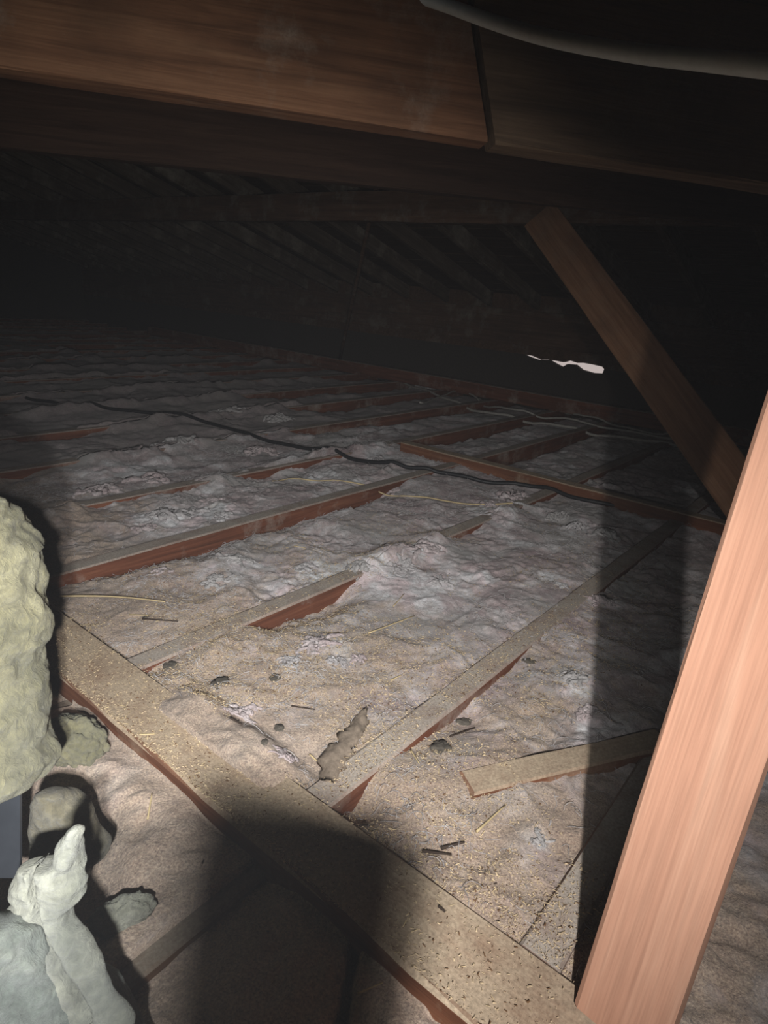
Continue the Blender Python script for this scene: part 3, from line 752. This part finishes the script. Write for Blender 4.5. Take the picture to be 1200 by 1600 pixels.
stalk((705, 1140), (745, 1122), .0018, M['twig'], 'twig', 'thin twig lying beside the crumpled dark leaf', 'twig')
# crumpled leaves and clods
def clod(x, y, wp, hp, mat, name, lab, cat, seed, zf=.5):
    q = pz(x, y); D = float((RM.T @ (q - CP))[2]); s = wp * D / F * .42
    o = blob(name, (q[0], q[1], gr1(q[0], q[1]) + s * .08), (s, s * hp / wp * 1.2, s * zf * .6), mat, seed, 4, .6, .45)
    tag(o, lab, cat); return o
clod(267, 1036, 18, 18, M['leaf'], 'dirt_clod', 'small dark clod on the end of the half-buried joist', 'clod', 61, .8)
clod(345, 1066, 30, 22, M['leaf'], 'dirt_clod', 'flat grey clod on the litter near the binder', 'clod', 62, .25)
clod(436, 1136, 18, 12, M['leaf'], 'dry_leaf', 'small dark curled leaf on the litter in the middle bay', 'leaf', 63, .5)
clod(430, 1060, 22, 14, M['leaf'], 'dry_leaf', 'grey leaf scrap on the litter by the pink tufts', 'leaf', 64, .3)
clod(728, 1104, 16, 22, M['leaf'], 'dry_leaf', 'dark curled leaf on the face of the dusty joist', 'leaf', 65, .8)
clod(690, 1160, 32, 24, M['leaf'], 'dry_leaf', 'crumpled dark leaf right of the dusty joist end', 'leaf', 66, .6)
clod(828, 1026, 14, 16, M['leaf'], 'dirt_clod', 'small dark clod right of the dusty joist', 'clod', 67, .5)
clod(228, 962, 14, 8, M['leaf'], 'dry_leaf', 'dark leaf crumb under the long pale straw', 'leaf', 68, .5)
clod(664, 1066, 8, 8, M['tuft'], 'plaster_crumb', 'tiny white crumb left of the dusty joist', 'crumb', 69, .6)
clod(412, 1180, 12, 9, M['leaf'], 'dirt_clod', 'dark crumb between binder and grey bark', 'clod', 70, .5)
# curved slab of grey bark
P = [pz(572, 1108), pz(556, 1140), pz(530, 1175), pz(512, 1222)]
bz = max(gr1(p[0], p[1]) for p in P[:3]) + .002
Q = catmull(P, 8); V = []; wds = np.interp(np.linspace(0, 1, len(Q)), [0, .15, .5, .85, 1], [.004, .013, .019, .021, .011])
rgd = [[1 + .45 * float(vn(i * .8, j // 5 * 3.3, 0, 78)) for j in range(9)] for i in range(len(Q))]
for i, p in enumerate(Q):
    d = Q[min(i + 1, len(Q) - 1)] - Q[max(i - 1, 0)]; d[2] = 0; d /= np.linalg.norm(d); s = np.array([-d[1], d[0], 0])
    for j in range(9):
        u = j / 4 - 1
        for top in (1, 0):
            V.append((p[0] + s[0] * u * wds[i] * rgd[i][j], p[1] + s[1] * u * wds[i] * rgd[i][j], bz + .006 * (1 - u * u) - (0 if top else .006) + .003 * float(vn(i * .5, j * .9, 0, 77))))
Fc = []; n = len(Q)
for i in range(n - 1):
    for j in range(8):
        a = (i * 9 + j) * 2; b = a + 2; c = a + 18; d = b + 18
        Fc += [(a, b, d, c), (a + 1, c + 1, d + 1, b + 1)]
    a = i * 18; Fc += [(a, a + 18, a + 19, a + 1)]; a += 16; Fc += [(a, a + 1, a + 19, a + 18)]
for i in (0, n - 1):
    for j in range(8): a = (i * 9 + j) * 2; Fc += [(a, a + 1, a + 3, a + 2)]
o = obj('bark_slab', V, Fc, M['bark'], None, True)
tag(o, 'curved slab of dusty grey bark lying left of the joist end', 'bark')

# fine litter: tens of thousands of crumbs and chaff, nobody could count it
def litter(name, n, sampler, smin, smax, mat, lab, seed, asp_=(.15, .6)):
    r = np.random.default_rng(seed)
    x, y = sampler(r, n)
    z = hf(x, y)
    for j in JY: z = np.where(np.abs(y - j) < JW / 2, np.maximum(z, .001), z)
    z = np.where((x > B1a) & (x < B1b), .0075, z)
    n = len(x)
    s = smin * (smax / smin) ** (r.random(n) ** 2.2)
    a = r.random(n) * 2 * np.pi; asp = r.uniform(*asp_, n); tl = r.normal(0, .35, n)
    c, sn = np.cos(a), np.sin(a)
    loc = [(-1, -1, 0), (1, -.6, 0), (.9, .8, 0), (-.8, 1, 0), (0, 0, .9)]
    V = np.zeros((n, 5, 3))
    for k, (u, v, t) in enumerate(loc):
        lx = u * s; ly = v * s * asp
        V[:, k, 0] = x + lx * c - ly * sn; V[:, k, 1] = y + lx * sn + ly * c; V[:, k, 2] = z + .0022 + u * s * tl * .6 + t * s * asp + np.abs(tl) * s * .5
    i = np.arange(n) * 5
    Fc = np.vstack([np.stack([i, i + 1, i + 4], 1), np.stack([i + 1, i + 2, i + 4], 1), np.stack([i + 2, i + 3, i + 4], 1), np.stack([i + 3, i, i + 4], 1)])
    o = obj(name, V.reshape(-1, 3), Fc, mat); tag(o, lab, 'litter', kind='stuff'); return o
def samp(r, n):
    X = []; Y = []
    while sum(len(q) for q in X) < n:
        x = B1a + r.random(n) ** 1.9 * 1.7; y = r.uniform(.1, 1.55, n)
        d = sst(-.25, .3, fbm(x * 5, y * 5, 0, 91, 4)) * (1 - .8 * sst(.5, 1.6, x - B1a)) * (1 - sst(1.1, 1.5, y))
        d = np.maximum(d * np.where((x > B1a) & (x < B1b), .35, 1), .2 * ((x > B1a) & (x < B1b)) * (y > .1))
        d = d * np.where(x < B1b, .2 + .8 * sst(.15, .6, y), .7 + .3 * sst(.15, .4, y)); ok = r.random(n) < d; X.append(x[ok]); Y.append(y[ok])
    return np.concatenate(X)[:n], np.concatenate(Y)[:n]
litter('sawdust_litter', 60000, samp, .0005, .0026, M['flake'], 'tan sawdust strewn over the near binder and wool', 5)
litter('chaff_litter', 12000, samp, .001, .0048, M['chaff'], 'pale chaff and straw splinters strewn near the first binder', 15, (.06, .16))
litter('brown_crumb_litter', 16000, samp, .0006, .0024, M['crumb'], 'brown nest crumbs mixed into the sawdust', 16)
def samp2(r, n):
    x = r.uniform(.1, 3., n); y = r.uniform(.15, 2.3, n); ok = r.random(n) < .2 + .8 * sst(0, .4, fbm(x * 4, y * 4, 0, 93, 3)); return x[ok], y[ok]
litter('dark_crumb_litter', 2600, samp2, .0006, .003, M['twig'], 'dark crumbs scattered over the wool and joists', 6)

def fibres(name, n, mat, lab, seed, xr, yr, lmin, lmax, rad):
    r = np.random.default_rng(seed)
    x = r.uniform(*xr, n); y = r.uniform(*yr, n)
    ok = r.random(n) < .15 + .85 * sst(0, .4, fbm(x * 5, y * 5, 0, 95, 3)); x, y = x[ok], y[ok]; n = len(x)
    L = r.uniform(lmin, lmax, n); a = r.random(n) * 6.283; K = 7; k1 = r.normal(0, 1.6, n); k2 = r.normal(0, 1.2, n)
    V = []
    cx, cy = x.copy(), y.copy(); lift = r.random(n) ** 2 * .010
    for i in range(K):
        t = i / (K - 1)
        an = a + k1 * t + k2 * math.sin(t * 6)
        cx = cx + np.cos(an) * L / K; cy = cy + np.sin(an) * L / K
        cz = hf(cx, cy) + .001 + lift * 4 * t * (1 - t)
        for j in (0, 1, 2):
            b = j * 2.094
            V.append(np.stack([cx - np.sin(an) * rad * math.cos(b), cy + np.cos(an) * rad * math.cos(b), cz + rad * math.sin(b)], 1))
    V = np.stack(V, 1).reshape(-1, 3); base = np.arange(n) * K * 3; Fc = []
    for i in range(K - 1):
        for j in range(3):
            p, q = i * 3 + j, i * 3 + (j + 1) % 3
            Fc.append(np.stack([base + p, base + q, base + q + 3, base + p + 3], 1))
    o = obj(name, V, np.vstack(Fc), mat); tag(o, lab, 'fibres', kind='stuff'); return o
fibres('loose_fibres', 24000, M['tuft'], 'pale loose glass fibres standing off the wool', 21, (.56, 2.6), (.1, 2.3), .010, .045, .00045)

# ------------------------------------------------------------------ unseen bars added below the frame to cast the bottom-centre shadow
blk = empty('shadow_blocker'); tag(blk, 'unseen bars added below the frame to cast a shadow', 'shadow_blocker')
def blocker_bar(xc, w, ytop, dz, lean):
    t = camv(xc, ytop, dz); b = t + RM @ np.array([lean, .943, .3225]) * 1.3
    timber('blocker_bar', b, t, w, .03, M['prop'], up=Vector(RM @ np.array([0, 0, -1])), parent=blk, seed=int(xc * 100) + 400, rough=.001)
blocker_bar(.0435, .077, .098, .0, -.30)  # wide bar, added to block the torch
blocker_bar(-.0585, .045, .147, .12, -.083)  # narrow second bar, added to block the flash

# ------------------------------------------------------------------ dust hanging in the air
hv = [(x, y, z) for x in (-3.4, XE + .6) for y in (-1.6, YE + .3) for z in (-.5, 3.3)]
hz = obj('dust_haze', hv, [(0, 1, 3, 2), (4, 6, 7, 5), (0, 4, 5, 1), (2, 3, 7, 6), (0, 2, 6, 4), (1, 5, 7, 3)], M['white'])
hm = bpy.data.materials.new('airborne_dust'); hm.use_nodes = True; hn = hm.node_tree.nodes; hn.clear()
ho = hn.new('ShaderNodeOutputMaterial'); hs = hn.new('ShaderNodeVolumeScatter')
hs.inputs['Density'].default_value = .0045; hs.inputs['Anisotropy'].default_value = .0; hs.inputs['Color'].default_value = (.95, .95, 1, 1)
hm.node_tree.links.new(hs.outputs[0], ho.inputs['Volume']); hz.data.materials.clear(); hz.data.materials.append(hm)
tag(hz, 'fine dust hanging in the dark air of the loft', 'haze', kind='stuff')
